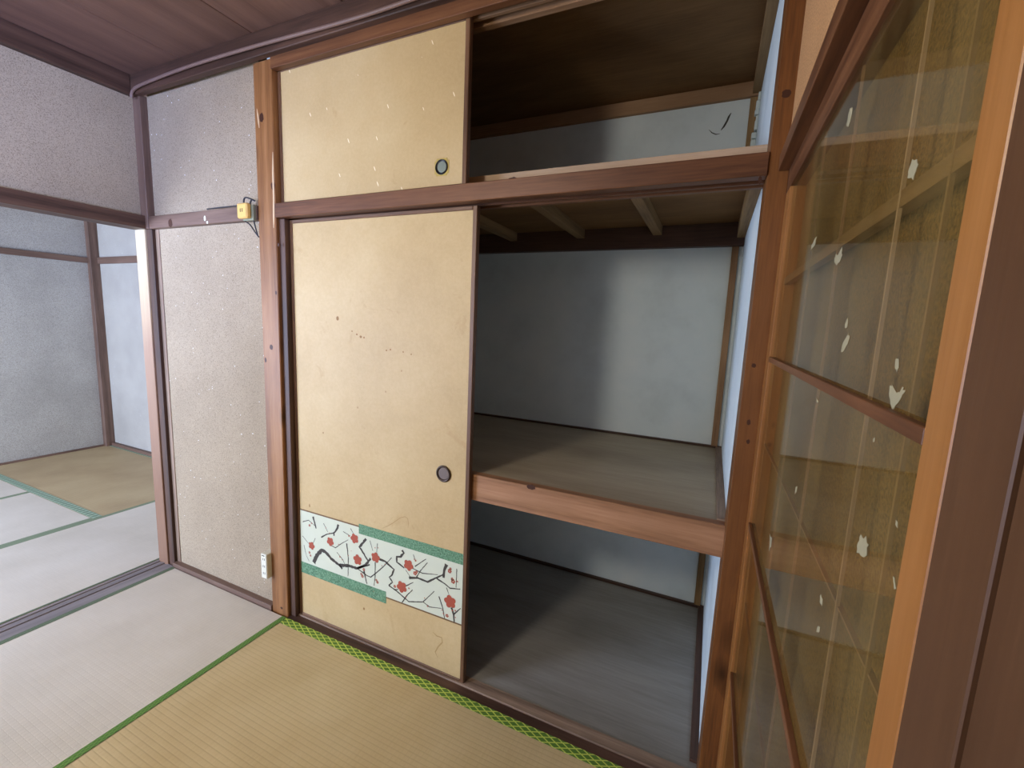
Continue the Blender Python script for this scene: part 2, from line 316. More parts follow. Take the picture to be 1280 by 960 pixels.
# plum pattern of the door band and flakes on the glass, in metres
BRANCHES = [([(0.212, 0.281), (0.232, 0.322), (0.26, 0.355), (0.282, 0.354), (0.318, 0.331), (0.365, 0.313), (0.383, 0.301)], 0.0150), ([(0.365, 0.313), (0.421, 0.326), (0.467, 0.327), (0.513, 0.355), (0.541, 0.393)], 0.0117), ([(0.467, 0.327), (0.537, 0.364)], 0.0067), ([(0.517, 0.473), (0.481, 0.427), (0.505, 0.403), (0.525, 0.379)], 0.0092), ([(0.472, 0.326), (0.521, 0.31), (0.541, 0.309), (0.577, 0.343), (0.616, 0.384), (0.65, 0.426)], 0.0042), ([(0.585, 0.402), (0.616, 0.401), (0.646, 0.386), (0.662, 0.378), (0.654, 0.353), (0.639, 0.338), (0.654, 0.32), (0.635, 0.301)], 0.0075), ([(0.635, 0.301), (0.677, 0.288), (0.737, 0.261), (0.806, 0.282)], 0.0050), ([(0.806, 0.282), (0.858, 0.344)], 0.0033), ([(0.806, 0.282), (0.838, 0.271), (0.893, 0.283)], 0.0033), ([(0.702, 0.472), (0.71, 0.462), (0.695, 0.442), (0.676, 0.437), (0.677, 0.414), (0.714, 0.399)], 0.0083), ([(0.364, 0.499), (0.355, 0.476), (0.338, 0.455), (0.337, 0.441)], 0.0083), ([(0.261, 0.415), (0.293, 0.437), (0.338, 0.455)], 0.0050), ([(0.214, 0.501), (0.222, 0.475), (0.231, 0.449)], 0.0083), ([(0.148, 0.461), (0.186, 0.477), (0.222, 0.461)], 0.0033), ([(0.314, 0.393), (0.345, 0.388), (0.38, 0.417), (0.419, 0.444)], 0.0033), ([(0.41, 0.425), (0.418, 0.359), (0.415, 0.276)], 0.0042), ([(0.565, 0.383), (0.565, 0.327), (0.559, 0.275)], 0.0042), ([(0.504, 0.329), (0.52, 0.273)], 0.0058), ([(0.537, 0.471), (0.553, 0.429)], 0.0025), ([(0.577, 0.468), (0.573, 0.428)], 0.0025), ([(0.432, 0.498), (0.448, 0.479)], 0.0025), ([(0.39, 0.474), (0.431, 0.464)], 0.0025), ([(0.353, 0.369), (0.387, 0.344), (0.404, 0.314)], 0.0025), ([(0.736, 0.364), (0.78, 0.376), (0.826, 0.373), (0.867, 0.403), (0.897, 0.424)], 0.0075), ([(0.909, 0.47), (0.9, 0.443), (0.897, 0.412)], 0.0117), ([(0.867, 0.4), (0.905, 0.389), (0.928, 0.378), (0.974, 0.388)], 0.0050), ([(0.75, 0.41), (0.801, 0.402), (0.873, 0.417)], 0.0033), ([(0.772, 0.375), (0.793, 0.412), (0.824, 0.453)], 0.0033), ([(0.757, 0.468), (0.768, 0.443)], 0.0025), ([(0.765, 0.42), (0.786, 0.439), (0.817, 0.466)], 0.0033), ([(0.721, 0.392), (0.747, 0.367)], 0.0025), ([(0.956, 0.465), (0.955, 0.389)], 0.0033), ([(0.704, 0.247), (0.726, 0.283), (0.755, 0.318)], 0.0042), ([(0.722, 0.324), (0.758, 0.351)], 0.0033), ([(0.662, 0.29), (0.685, 0.298)], 0.0033), ([(0.879, 0.329), (0.897, 0.288), (0.908, 0.244)], 0.0042), ([(0.912, 0.376), (0.926, 0.347)], 0.0025), ([(0.937, 0.301), (0.948, 0.273), (0.951, 0.243)], 0.0067), ([(0.948, 0.276), (0.977, 0.311)], 0.0042), ([(0.145, 0.393), (0.182, 0.366)], 0.0025), ([(0.153, 0.351), (0.166, 0.304), (0.184, 0.28)], 0.0025), ([(0.225, 0.402), (0.21, 0.373)], 0.0025), ([(0.277, 0.484), (0.302, 0.449)], 0.0025)]
BLOSSOMS = [(0.2010, 0.3600, 0.0200), (0.3150, 0.4090, 0.0217), (0.4540, 0.4580, 0.0233), (0.4700, 0.3670, 0.0250), (0.5670, 0.4040, 0.0242), (0.7340, 0.4170, 0.0250), (0.7020, 0.3140, 0.0267), (0.9300, 0.3230, 0.0283)]
BUDS = [(0.1910, 0.4540, 0.0067), (0.1870, 0.3240, 0.0067), (0.1930, 0.3110, 0.0058), (0.4960, 0.3000, 0.0083), (0.4900, 0.3080, 0.0067), (0.5040, 0.3330, 0.0075), (0.5770, 0.2970, 0.0075), (0.5710, 0.3050, 0.0058), (0.7660, 0.3920, 0.0100), (0.7740, 0.4000, 0.0067), (0.9250, 0.4470, 0.0100), (0.9280, 0.4570, 0.0067), (0.9410, 0.4100, 0.0108), (0.9370, 0.4180, 0.0075), (0.6670, 0.3060, 0.0075), (0.9180, 0.2610, 0.0083), (0.4230, 0.4620, 0.0050), (0.3700, 0.3530, 0.0042), (0.4180, 0.3730, 0.0033), (0.6000, 0.3770, 0.0033), (0.6160, 0.3880, 0.0033), (0.5650, 0.4460, 0.0033), (0.5810, 0.4500, 0.0033), (0.7680, 0.4460, 0.0050), (0.7610, 0.4500, 0.0033), (0.9600, 0.4150, 0.0042), (0.8130, 0.3010, 0.0033), (0.8280, 0.2710, 0.0042), (0.7370, 0.3190, 0.0042), (0.9410, 0.2900, 0.0042), (0.9540, 0.2940, 0.0042), (0.9550, 0.2660, 0.0033), (0.3110, 0.4480, 0.0033), (0.2900, 0.4670, 0.0033), (0.3630, 0.4090, 0.0033), (0.3830, 0.3430, 0.0033), (0.4350, 0.3980, 0.0025), (0.2040, 0.4670, 0.0042), (0.8940, 0.2770, 0.0033), (0.9010, 0.2640, 0.0033), (0.7230, 0.2760, 0.0033), (0.5570, 0.2500, 0.0025)]
MARKS = [[(-0.545, 1.685), (-0.56, 1.678), (-0.558, 1.661), (-0.548, 1.651), (-0.533, 1.658), (-0.53, 1.677)], [(-0.8, 1.534), (-0.818, 1.526), (-0.817, 1.516), (-0.811, 1.511), (-0.795, 1.517), (-0.793, 1.528)], [(-0.572, 1.493), (-0.587, 1.488), (-0.606, 1.497), (-0.617, 1.484), (-0.603, 1.475), (-0.584, 1.472), (-0.564, 1.485)], [(-0.418, 1.542), (-0.43, 1.542), (-0.422, 1.527), (-0.391, 1.524), (-0.385, 1.533)], [(-0.676, 1.408), (-0.683, 1.4), (-0.681, 1.393), (-0.667, 1.393), (-0.669, 1.402)], [(-0.691, 1.391), (-0.699, 1.389), (-0.693, 1.377), (-0.679, 1.366), (-0.664, 1.367), (-0.666, 1.377)], [(-0.834, 1.372), (-0.842, 1.371), (-0.845, 1.362), (-0.842, 1.358), (-0.836, 1.362)], [(-0.826, 1.349), (-0.834, 1.35), (-0.848, 1.344), (-0.858, 1.346), (-0.863, 1.353), (-0.867, 1.348), (-0.864, 1.341), (-0.851, 1.329), (-0.841, 1.328), (-0.828, 1.336)], [(-0.82, 1.215), (-0.834, 1.219), (-0.846, 1.216), (-0.843, 1.204), (-0.834, 1.195), (-0.816, 1.193), (-0.813, 1.204)], [(-0.526, 1.159), (-0.537, 1.164), (-0.537, 1.154), (-0.524, 1.143)], [(-0.814, 1.299), (-0.818, 1.301), (-0.818, 1.296), (-0.814, 1.295)], [(-0.885, 1.254), (-0.889, 1.254), (-0.891, 1.249), (-0.886, 1.25)], [(-0.896, 1.216), (-0.899, 1.216), (-0.905, 1.21), (-0.903, 1.206)], [(-0.348, 1.008), (-0.382, 1.012), (-0.388, 0.994), (-0.368, 0.977), (-0.362, 0.995)], [(-0.577, 1.303), (-0.593, 1.301), (-0.596, 1.296), (-0.586, 1.296)], [(-0.729, 1.105), (-0.741, 1.104), (-0.744, 1.095), (-0.729, 1.093)], [(-0.735, 1.07), (-0.748, 1.076), (-0.748, 1.069), (-0.734, 1.059)]]

# ============================================================= STRUCTURE
XL, XR = -0.82, 1.866          # left wall line, right wall line
CEIL = 2.45; Y0 = -2.75        # ceiling height, wall behind the camera
LIN = 1.765                    # underside of every lintel
# --- base floor under the mats
sbox('floor', -3.9, 2.0, Y0 - 0.1, 1.12, -0.12, -0.055, wd('grey', 'x'), bev=0)
# --- main wall left of the pillar: sand plaster in two fields, rail between
wb = sbox('wall_back', -0.80, -0.015, 0.022, 0.06, 0.0, LIN + 0.02, M_SAND, bev=0)
sbox('wall_back_upper', -0.80, -0.015, 0.022, 0.06, LIN + 0.02, 2.46, M_SAND, bev=0)
sbox('trim_1', -0.80, -0.02, -0.006, 0.03, LIN, 1.822, wd('mauve', 'x'))          # rail at lintel height
sbox('baseboard_back', -0.80, -0.02, -0.006, 0.03, -0.05, 0.022, wd('mauve', 'x'))
# the cypress pillar
sbox('trim_2', -0.02, 0.085, 0.0, 0.105, -0.05, 2.362, wd('pillar', 'z'), bev=0.003)
# corner post of the opening and its strips
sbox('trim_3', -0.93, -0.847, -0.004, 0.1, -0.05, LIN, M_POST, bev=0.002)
sbox('trim_4', -0.847, -0.800, 0.004, 0.1, -0.05, LIN, wd('dark', 'z'))
sbox('trim_5', -0.800, -0.770, 0.018, 0.04, 0.02, LIN, wd('grey', 'z'))
sbox('trim_6', -0.86, -0.80, -0.01, 0.1, LIN, 2.37, wd('mauve', 'z'))
# --- left wall above the opening, its lintel and the threshold
sbox('wall_left', -0.90, -0.855, Y0, -0.005, 1.82, 2.46, M_SAND, bev=0)
sbox('trim_7', -0.93, XL, Y0, -0.008, LIN, 1.825, wd('dark', 'y'))
th = struct(empty('trim_8', (-0.87, -1.4, -0.05)))
box('sill_board', -0.94, -0.802, Y0, 0.0, -0.05, -0.005, wd('sill', 'y'), th)
for a, b in ((-0.94, -0.922), (-0.898, -0.878), (-0.854, -0.802)):
    box('sill_rib', a, b, Y0, 0.0, -0.006, -0.001, wd('sill', 'y'), th, bev=0.001)
# --- ceiling: boards laid towards the closet with sunk joints
ce = struct(empty('ceiling', (0.5, -1.3, CEIL)))
box('ceiling_backing', -0.9, XR + 0.05, Y0 - 0.06, 0.0, CEIL + 0.012, CEIL + 0.04, wd('dark', 'y'), ce, bev=0)
xs = [-0.9, -0.452, 0.015, 0.482, 0.949, 1.416, XR + 0.02]
for a, b in zip(xs, xs[1:]):
    box('ceiling_board', a + 0.0025, b - 0.0025, Y0, -0.004, CEIL, CEIL + 0.011, wd('ceiling', 'y'), ce, bev=0.001)
sbox('trim_9', -0.86, XR, -0.028, 0.0, 2.362, CEIL, wd('dark', 'x'), bev=0.003)       # cornice, closet wall
sbox('trim_10', -0.86, -0.825, Y0, -0.028, 2.362, CEIL, wd('dark', 'y'), bev=0.003)   # cornice, left wall
sbox('trim_11', XR - 0.035, XR, Y0, -0.028, 2.362, CEIL, wd('dark', 'y'), bev=0.003)
# --- head of the closet, lintel between the two rows of doors
hd = struct(empty('trim_12', (0.96, 0.05, 2.322)))
box('head_beam', 0.085, 1.828, -0.004, 0.022, 2.322, 2.40, wd('reddish', 'x'), hd)
box('head_bar', 0.085, 1.828, 0.022, 0.11, 2.352, 2.40, wd('frame', 'x'), hd)
for a, b in ((0.047, 0.060), (0.086, 0.110)): box('track_rib', 0.085, 1.828, a, b, 2.330, 2.352, wd('joist', 'x'), hd)
ln = struct(empty('trim_13', (0.96, 0.05, LIN)))
box('lintel_beam', 0.085, 1.828, -0.005, 0.030, LIN + 0.002, 1.822, wd('reddish', 'x'), ln, bev=0.002)
box('lintel_back', 0.085, 1.828, 0.030, 0.115, LIN + 0.018, 1.820, wd('dark', 'x'), ln)
for a, b in ((0.030, 0.0355), (0.062, 0.074), (0.098, 0.115)): box('track_rib', 0.085, 1.828, a, b, LIN + 0.003, LIN + 0.018, wd('reddish', 'x'), ln, bev=0.001)
# --- sill of the closet
sl = struct(empty('trim_14', (0.96, 0.03, -0.05)))
box('sill_board', 0.085, 1.84, -0.008, 0.030, -0.05, -0.001, wd('dark', 'x'), sl)
box('sill_rib', 0.085, 1.84, 0.030, 0.078, -0.05, 0.004, wd('grey', 'x'), sl, bev=0.002)
# jamb strip beside the pillar, post at the right end
sbox('trim_15', 0.085, 0.118, 0.014, 0.10, 0.0, LIN, wd('dark', 'z'))
sbox('trim_16', 1.828, 1.8735, 0.0, 0.11, -0.05, 2.362, wd('post', 'z'), bev=0.001)
# --- inside of the closet
CB = 1.0
sbox('wall_closet_back', 0.0, 1.86, CB, CB + 0.05, -0.03, 2.50, M_PLAST, bev=0)
sbox('wall_closet_right', 1.832, 1.868, 0.11, CB, -0.03, 2.50, M_PLAST, bev=0)
sbox('wall_closet_left', 0.0, 0.05, 0.105, CB, -0.03, 2.50, M_PLAST, bev=0)
sbox('closet_floor', 0.05, 1.832, 0.078, CB, -0.03, -0.001, M_CFLOOR, bev=0)
sbox('ceiling_closet', 0.0, 1.87, 0.0, CB + 0.02, 2.452, 2.48, M_CCEIL, bev=0)
sbox('trim_17', 0.05, 1.832, CB - 0.022, CB, 2.392, 2.452, wd('joist', 'x'))     # cornice at the back of the top cupboard
sbox('trim_18', 1.80, 1.832, 0.11, CB - 0.022, 2.40, 2.452, wd('closet', 'y'))
sbox('trim_19', 1.795, 1.826, CB - 0.012, CB, 1.89, 2.392, wd('closet', 'z'))
sbox('trim_20', 1.786, 1.814, CB - 0.014, CB, 0.838, 1.768, wd('joist', 'z'))
sbox('trim_21', 1.786, 1.816, CB - 0.014, CB, 0.0, 0.72, wd('closet', 'z'))
# --- right wall: plaster above, picture rail, head rail, the glazed door beneath it
sbox('wall_right', XR, XR + 0.05, Y0, -0.0, 1.80, 2.46, M_SANDT, bev=0)
sbox('trim_22', 1.850, 1.874, Y0, -0.001, 1.775, 1.813, wd('reddish', 'y'), bev=0.001)
sbox('trim_23', 1.873, 1.91, -0.96, -0.001, 1.722, 1.775, wd('reddish', 'y'), bev=0.001)
FX = 1.873; GX = 1.8795
dr = struct(empty('door_1', (1.885, -0.48, 0.0)))
box('stile', FX, FX + 0.035, -0.062, 0.012, 0.0, 1.722, wd('orange', 'z'), dr, bev=0.001)
box('stile', FX - 0.001, FX + 0.025, -0.96, -0.925, 0.0, 1.722, wd('orange', 'z'), dr, bev=0.001)
box('rail', FX, FX + 0.02, -0.925, -0.062, 0.0, 0.06, wd('reddish', 'y'), dr, bev=0.001)
for z in (0.480, 0.902, 1.324):
    box('muntin', FX - 0.001, GX, -0.925, -0.062, z - 0.006, z + 0.006, wd('reddish', 'y'), dr, bev=0.0008)
pane_z = [(0.06, 0.474), (0.486, 0.896), (0.908, 1.318), (1.330, 1.722)]
for a, b in pane_z:
    box('pane', GX, GX + 0.003, -0.925, -0.062, a, b, M_GLASS, dr, bev=0)
bk = tag(box('backing_board', 1.905, 1.912, -0.96, -0.001, 0.0, 1.722, M_OLIVE, dr, bev=0), 'rough olive brown board behind the glass')
for z in (0.69, 1.115): box('back_muntin', GX + 0.005, GX + 0.010, -0.925, -0.062, z - 0.0012, z + 0.0012, wd('joist', 'y'), dr, bev=0)
box('back_muntin', GX + 0.004, GX + 0.018, -0.925, -0.062, 1.500, 1.515, wd('closet', 'y'), dr, bev=0)
for y, tn in ((-0.36, 'joist'), (-0.56, 'joist'), (-0.77, 'pale'), (-0.865, 'closet')): box('back_muntin', GX + 0.0035, GX + 0.0065, y - 0.0016, y + 0.0016, 0.06, 1.722, wd(tn, 'z'), dr, bev=0)
# flakes of old paint left on the glass
bm = bmesh.new()
for poly in MARKS:
    cy = sum(p[0] for p in poly) / len(poly); cz = sum(p[1] for p in poly) / len(poly)
    q = []
    for i, (y, z) in enumerate(poly):      # ragged outline
        y2, z2 = poly[(i + 1) % len(poly)]
        for f in (0, 0.33, 0.66):
            a, b = y + (y2 - y) * f, z + (z2 - z) * f; k_ = 0.62 + 0.3 * random.random()
            q.append((cy + (a - cy) * k_, cz + (b - cz) * k_))
    vs = [bm.verts.new((GX - 0.0004 - 1.885, y + 0.48, z)) for y, z in q]
    f = bm.faces.new(vs)
    e = bmesh.ops.extrude_face_region(bm, geom=[f]); 
    bmesh.ops.translate(bm, verts=[g for g in e['geom'] if isinstance(g, bmesh.types.BMVert)], vec=(0.0003, 0, 0))
bmesh.ops.triangulate(bm, faces=bm.faces[:]); bmesh.ops.recalc_face_normals(bm, faces=bm.faces[:])
pf = obj('paint_flakes', bm, M_PEEL, dr); pf['kind'] = 'stuff'; pf['label'] = 'pale flakes of residue stuck to the glass'
# next door and post, nearer to the camera
sbox('trim_24', 1.872, 1.94, -1.0162, -0.961, 0.0, 2.36, wd('brown', 'z'), bev=0.001)
d2 = struct(empty('door_2', (1.885, -1.7, 0.0)))
box('stile', 1.8735, 1.90, -1.075, -1.0175, 0.0, 1.775, wd('brown', 'z'), d2, bev=0.002)
box('door_panel', 1.874, 1.89, -2.7, -1.076, 0.0, 1.775, wd('brown', 'z'), d2, bev=0.001)
sbox('wall_right_lower', 1.926, 1.96, Y0, 0.11, -0.05, 1.80, wd('dark', 'z'), bev=0)
# --- wall behind the camera, with an opening added for the blue fill
SY = Y0
wf = [(-0.9, 0.3, -0.05, 2.46), (1.2, XR + 0.1, -0.05, 2.46), (0.3, 1.2, -0.05, 1.1), (0.3, 1.2, 1.9, 2.46)]
ws = struct(empty('wall_front', (0.5, SY - 0.04, 0)))
for a, b, c, d in wf: box('plaster_field', a, b, SY - 0.08, SY, c, d, M_SAND, ws, bev=0)
wn = struct(empty('added_window', (0.75, SY - 0.04, 1.1)))  # unseen window, added only so the blue fill can enter
for a, b, c, d in ((0.3, 0.34, 1.1, 1.9), (1.16, 1.2, 1.1, 1.9), (0.73, 0.77, 1.1, 1.9), (0.3, 1.2, 1.1, 1.14), (0.3, 1.2, 1.86, 1.9)):
    box('window_frame', a, b, SY - 0.07, SY - 0.02, c, d, wd('pale', 'z'), wn)
# --- the next room
NX = -3.69; NY = 0.985
sbox('wall_next_room_left', NX - 0.06, NX, Y0, NY + 0.05, -0.05, 2.46, M_SAND2, bev=0)
sbox('wall_next_room_back', NX, -0.93, NY, NY + 0.05, -0.05, 2.46, M_SAND2, bev=0)
sbox('wall_next_room_right', -0.93, -0.88, 0.1, NY + 0.05, -0.05, 2.46, M_SAND2, bev=0)
sbox('ceiling_next_room', NX - 0.05, -0.9, Y0, NY + 0.05, CEIL, CEIL + 0.04, wd('ceiling', 'y'), bev=0)
sbox('trim_25', NX, NX + 0.06, NY - 0.07, NY, -0.05, 2.45, wd('mauve', 'z'))
sbox('trim_26', NX, NX + 0.02, Y0, NY - 0.07, 1.775, 1.825, wd('mauve', 'y'))
sbox('trim_27', NX + 0.06, -0.93, NY - 0.02, NY, 1.775, 1.835, wd('mauve', 'x'))
sbox('baseboard_left', NX, NX + 0.02, Y0, NY - 0.07, -0.05, 0.015, wd('mauve', 'y'))
sbox('baseboard_next_room', NX + 0.06, -0.93, NY - 0.03, NY, -0.05, 0.03, wd('mauve', 'x'))
w2 = struct(empty('wall_next_room_front', (-2.3, SY - 0.04, 0)))
for a, b, c, d in ((NX - 0.06, -3.3, -0.05, 2.46), (-1.3, -0.9, -0.05, 2.46), (-3.3, -1.3, 1.8, 2.46)):
    box('plaster_field', a, b, SY - 0.08, SY, c, d, M_SAND2, w2, bev=0)
wn = struct(empty('window_2', (-2.3, SY - 0.04, 0)))
for a, b, c, d in ((-3.3, -3.26, 0.0, 1.8), (-1.34, -1.3, 0, 1.8), (-2.32, -2.28, 0, 1.8), (-3.3, -1.3, -0.05, 0.04), (-3.3, -1.3, 1.76, 1.8)):
    box('window_frame', a, b, SY - 0.07, SY - 0.02, c, d, wd('pale', 'z'), wn)

# ============================================================= TATAMI MATS
def mat(x0, x1, y0, y1, m_, borders, label, group=None):
    cx, cy = (x0 + x1) / 2, (y0 + y1) / 2; g = 0.0008
    t = empty('tatami_mat', (cx, cy, -0.053)); tag(t, label, 'tatami', group)
    box('woven_top', x0 + g, x1 - g, y0 + g, y1 - g, -0.053, 0.0, m_, t, bev=0.002)
    for side, w, hm in borders:
        a = dict(x0=x0 + g, x1=x1 - g, y0=y0 + g, y1=y1 - g)
        if side == 'L': a['x1'] = x0 + w
        if side == 'R': a['x0'] = x1 - w
        if side == 'N': a['y0'] = y1 - w
        if side == 'S': a['y1'] = y0 + w
        box('cloth_border', a['x0'], a['x1'], a['y0'], a['y1'], -0.0005, 0.0012, hm, t, bev=0.0005)
    return t
mat(-0.80, 0.088, -1.80, -0.008, M_TOLD, [('L', 0.028, M_HDARK), ('R', 0.028, M_HGREEN)], 'faded grey beige tatami mat between the threshold and the golden mat, below the plaster wall')
mat(0.088, 1.866, -0.90, -0.008, M_TNEW, [('N', 0.038, M_HLIME), ('S', 0.038, M_HLIME)], 'golden yellow tatami mat with lime green lattice border along the closet sill')
mat(0.088, 1.866, -1.80, -0.90, M_TNEW, [('N', 0.038, M_HLIME), ('S', 0.038, M_HLIME)], 'golden tatami mat second row from the closet, behind the viewer')
mat(-0.80, 1.0, -2.74, -1.80, M_TNEW, [('N', 0.038, M_HLIME), ('S', 0.038, M_HLIME)], 'golden tatami mat under the added window, behind the viewer')
mat(1.0, 1.866, -2.74, -1.80, M_TNEW, [('N', 0.038, M_HLIME), ('S', 0.038, M_HLIME)], 'short golden tatami mat in the room corner behind the viewer')
mat(-1.83, -0.94, -0.87, 0.955, M_TOLD, [('R', 0.014, M_HDARK), ('L', 0.032, M_HPALE)], 'pale tatami mat in the next room just beyond the threshold')
mat(-1.83, -0.94, -2.74, -0.87, M_TOLD, [('R', 0.014, M_HDARK), ('L', 0.032, M_HPALE)], 'pale tatami mat in the next room under the large window, beside the threshold')
mat(-3.67, -1.83, 0.075, 0.955, M_TTAN, [('S', 0.05, M_HPALEX), ('N', 0.02, M_HPALEX)], 'tan tatami mat in the far corner of the next room')
mat(-2.735, -1.83, -1.80, 0.075, M_TOLD, [('R', 0.03, M_HPALE), ('L', 0.02, M_HPALE)], 'white looking tatami mat in the next room, in front of the tan corner mat')
mat(-3.67, -2.735, -1.80, 0.075, M_TOLD, [('R', 0.02, M_HPALE), ('L', 0.02, M_HPALE)], 'pale tatami mat along the far left wall of the next room')
mat(-3.67, -1.83, -2.74, -1.80, M_TTAN, [('S', 0.03, M_HPALEX), ('N', 0.03, M_HPALEX)], 'tan tatami mat in the next room under the large window')

# ============================================================= CLOSET SHELVES
t = empty('closet_shelf', (0.94, 0.5, 0.735)); tag(t, 'closet shelf at waist height with worn grey board and reddish front beam', 'shelf')
tag(box('front_beam', 0.05, 1.832, 0.058, 0.092, 0.738, 0.836, wd('rose', 'x'), t, bev=0.002), 'reddish planed beam')
box('shelf_board', 0.05, 1.832, 0.092, CB, 0.816, 0.832, M_SHELF, t, bev=0.001)
box('edge_strip', 0.05, 1.832, CB - 0.016, CB, 0.832, 0.842, wd('dark', 'x'), t)
box('edge_strip', 1.806, 1.832, 0.092, CB - 0.016, 0.832, 0.840, wd('grey', 'y'), t)
for x in (0.35, 0.72, 1.09, 1.46): box('joist', x - 0.02, x + 0.02, 0.092, CB, 0.77, 0.816, wd('joist', 'y'), t)
t = empty('closet_shelf', (0.94, 0.5, 1.80)); tag(t, 'upper closet deck above the lintel, with joists and thin board seen from below', 'shelf')
tag(box('front_beam', 0.05, 1.832, 0.116, 0.15, 1.80, 1.882, wd('pale', 'x'), t, bev=0.001), 'light knotty board')
box('deck_board', 0.05, 1.832, 0.15, CB, 1.868, 1.878, M_CCEIL, t, bev=0)
for x in (0.34, 0.71, 1.085, 1.46): box('joist', x - 0.02, x + 0.02, 0.15, CB - 0.04, 1.825, 1.868, wd('closet', 'y'), t)
box('joist', 1.80, 1.832, 0.15, CB - 0.04, 1.80, 1.868, wd('closet', 'y'), t)
box('back_beam', 0.05, 1.832, CB - 0.04, CB, 1.768, 1.868, wd('dark', 'x'), t)
tag(box('sill_strip', 0.96, 1.828, 0.075, 0.115, 1.822, 1.846, wd('rose', 'x'), ln, bev=0.001), 'lighter strip')

# ============================================================= SLIDING DOORS
def disc(bm, cx, cz, y, r, n=32, depth=0.0, ry=1.0):
    vs = [bm.verts.new((cx + r * math.cos(2 * math.pi * i / n), y, cz + r * ry * math.sin(2 * math.pi * i / n))) for i in range(n)]
    return bm.faces.new(vs)
def lathe_y(prof, n=40):
    """ring profile [(radius, y)] revolved about the y axis"""
    bm = bmesh.new(); rows = []
    for r, y in prof:
        rows.append([bm.verts.new((r * math.cos(2 * math.pi * i / n), y, r * math.sin(2 * math.pi * i / n))) for i in range(n)])
    for a, b in zip(rows, rows[1:]):
        for i in range(n): bm.faces.new((a[i], a[(i + 1) % n], b[(i + 1) % n], b[i]))
    bm.faces.new(rows[-1]); bm.faces.new(rows[0])
    bmesh.ops.recalc_face_normals(bm, faces=bm.faces[:]); return bm
def fusuma(x0, x1, y, z0, z1, label, fw=0.014, th=0.022):
    t = empty('sliding_door', ((x0 + x1) / 2, y + th / 2, z0)); tag(t, label, 'door')
    box('paper_panel', x0 + fw - 0.004, x1 - fw + 0.004, y + 0.004, y + th - 0.004, z0 + fw - 0.004, z1 - fw + 0.004, M_PAPER, t, bev=0)
    box('frame_stile', x0, x0 + fw, y, y + th, z0, z1, wd('frame', 'z'), t, bev=0.002)
    box('frame_stile', x1 - fw - 0.003, x1, y, y + th, z0, z1, wd('frame', 'z'), t, bev=0.002)
    box('frame_rail', x0 + fw, x1 - fw - 0.003, y, y + th, z1 - fw, z1, wd('frame', 'x'), t, bev=0.002)
    box('frame_rail', x0 + fw, x1 - fw - 0.003, y, y + th, z0, z0 + fw * 0.7, wd('frame', 'x'), t, bev=0.002)
    return t
up = fusuma(0.086, 0.960, 0.026, 1.824, 2.336, 'upper sliding door of plain beige paper, square brass finger pull low at right')
lo = fusuma(0.119, 1.000, 0.036, 0.005, 1.764, 'tall lower sliding door of beige paper with plum blossom band')
box('frame_stile', 0.950, 0.962, 0.052, 0.072, 1.824, 2.336, wd('dark', 'z'), up, bev=0.001) if False else None
# finger pulls
px, pz = 0.862, 1.893; py = 0.030
bm = bmesh.new(); add_box(bm, -0.028, 0.028, -0.0012, 0, -0.028, 0.028, 0)
bmesh.ops.bevel(bm, geom=[e for e in bm.edges if abs(e.verts[0].co.y - e.verts[1].co.y) > 0.0005], offset=0.007, segments=3, affect='EDGES')
pl = obj('finger_pull', bm, M_BRASS, up, Vector((px, py, pz)) - wloc(up)); tag(pl, 'square brass plate with round dark recess')
o = obj('pull_ring', lathe_y([(0.0245, 0), (0.0245, -0.0035), (0.0225, -0.0045), (0.021, -0.0018), (0.0205, -0.0014)]), M_BLACK, pl, (0, 0, 0), True)
o = obj('pull_cup', lathe_y([(0.0175, -0.0015), (0.0175, -0.0026), (0.0165, -0.003)]), M_PULLG, pl, (0.002, 0, 0))
px, pz = 0.889, 0.823; py = 0.040
pl = obj('finger_pull', lathe_y([(0.031, 0), (0.032, -0.003), (0.029, -0.006), (0.0255, -0.006), (0.0225, -0.002), (0.022, -0.001)], 24), M_PULL, lo, Vector((px, py, pz)) - wloc(lo), True)
tag(pl, 'round dark bronze pull')
o = obj('pull_cup', lathe_y([(0.0225, -0.001), (0.0225, -0.0016), (0.0215, -0.002)]), M_PULLC, pl, (0, 0, 0))
# plum blossom band
FYF = 0.040                                     # face of the lower door's paper
def band(name, x0, x1, z0, z1, m_, th, label=None, parent=lo):
    o = box(name, x0, x1, FYF - th, FYF, z0, z1, m_, parent, bev=0)
    if label: o['label'] = label
    return o
bd = band('blossom_band', 0.1325, 0.9825, 0.246, 0.515, M_BAND, 0.0006, 'ivory band printed with dark plum branches and red blossoms')
band('green_strip', 0.478, 0.9825, 0.487, 0.530, M_GREEN, 0.0011, 'upper green speckled strip')
band('green_strip', 0.1325, 0.622, 0.215, 0.268, M_GREEN, 0.0011, 'lower green speckled strip')
band('dark_line', 0.1325, 0.478, 0.515, 0.521, M_GOLD, 0.0009)
band('dark_line', 0.622, 0.9825, 0.240, 0.246, M_GOLD, 0.0009)
bo = wloc(bd)
def clampx(x): return min(max(x, 0.134), 0.981)
bm = bmesh.new(); yy = FYF - 0.0009
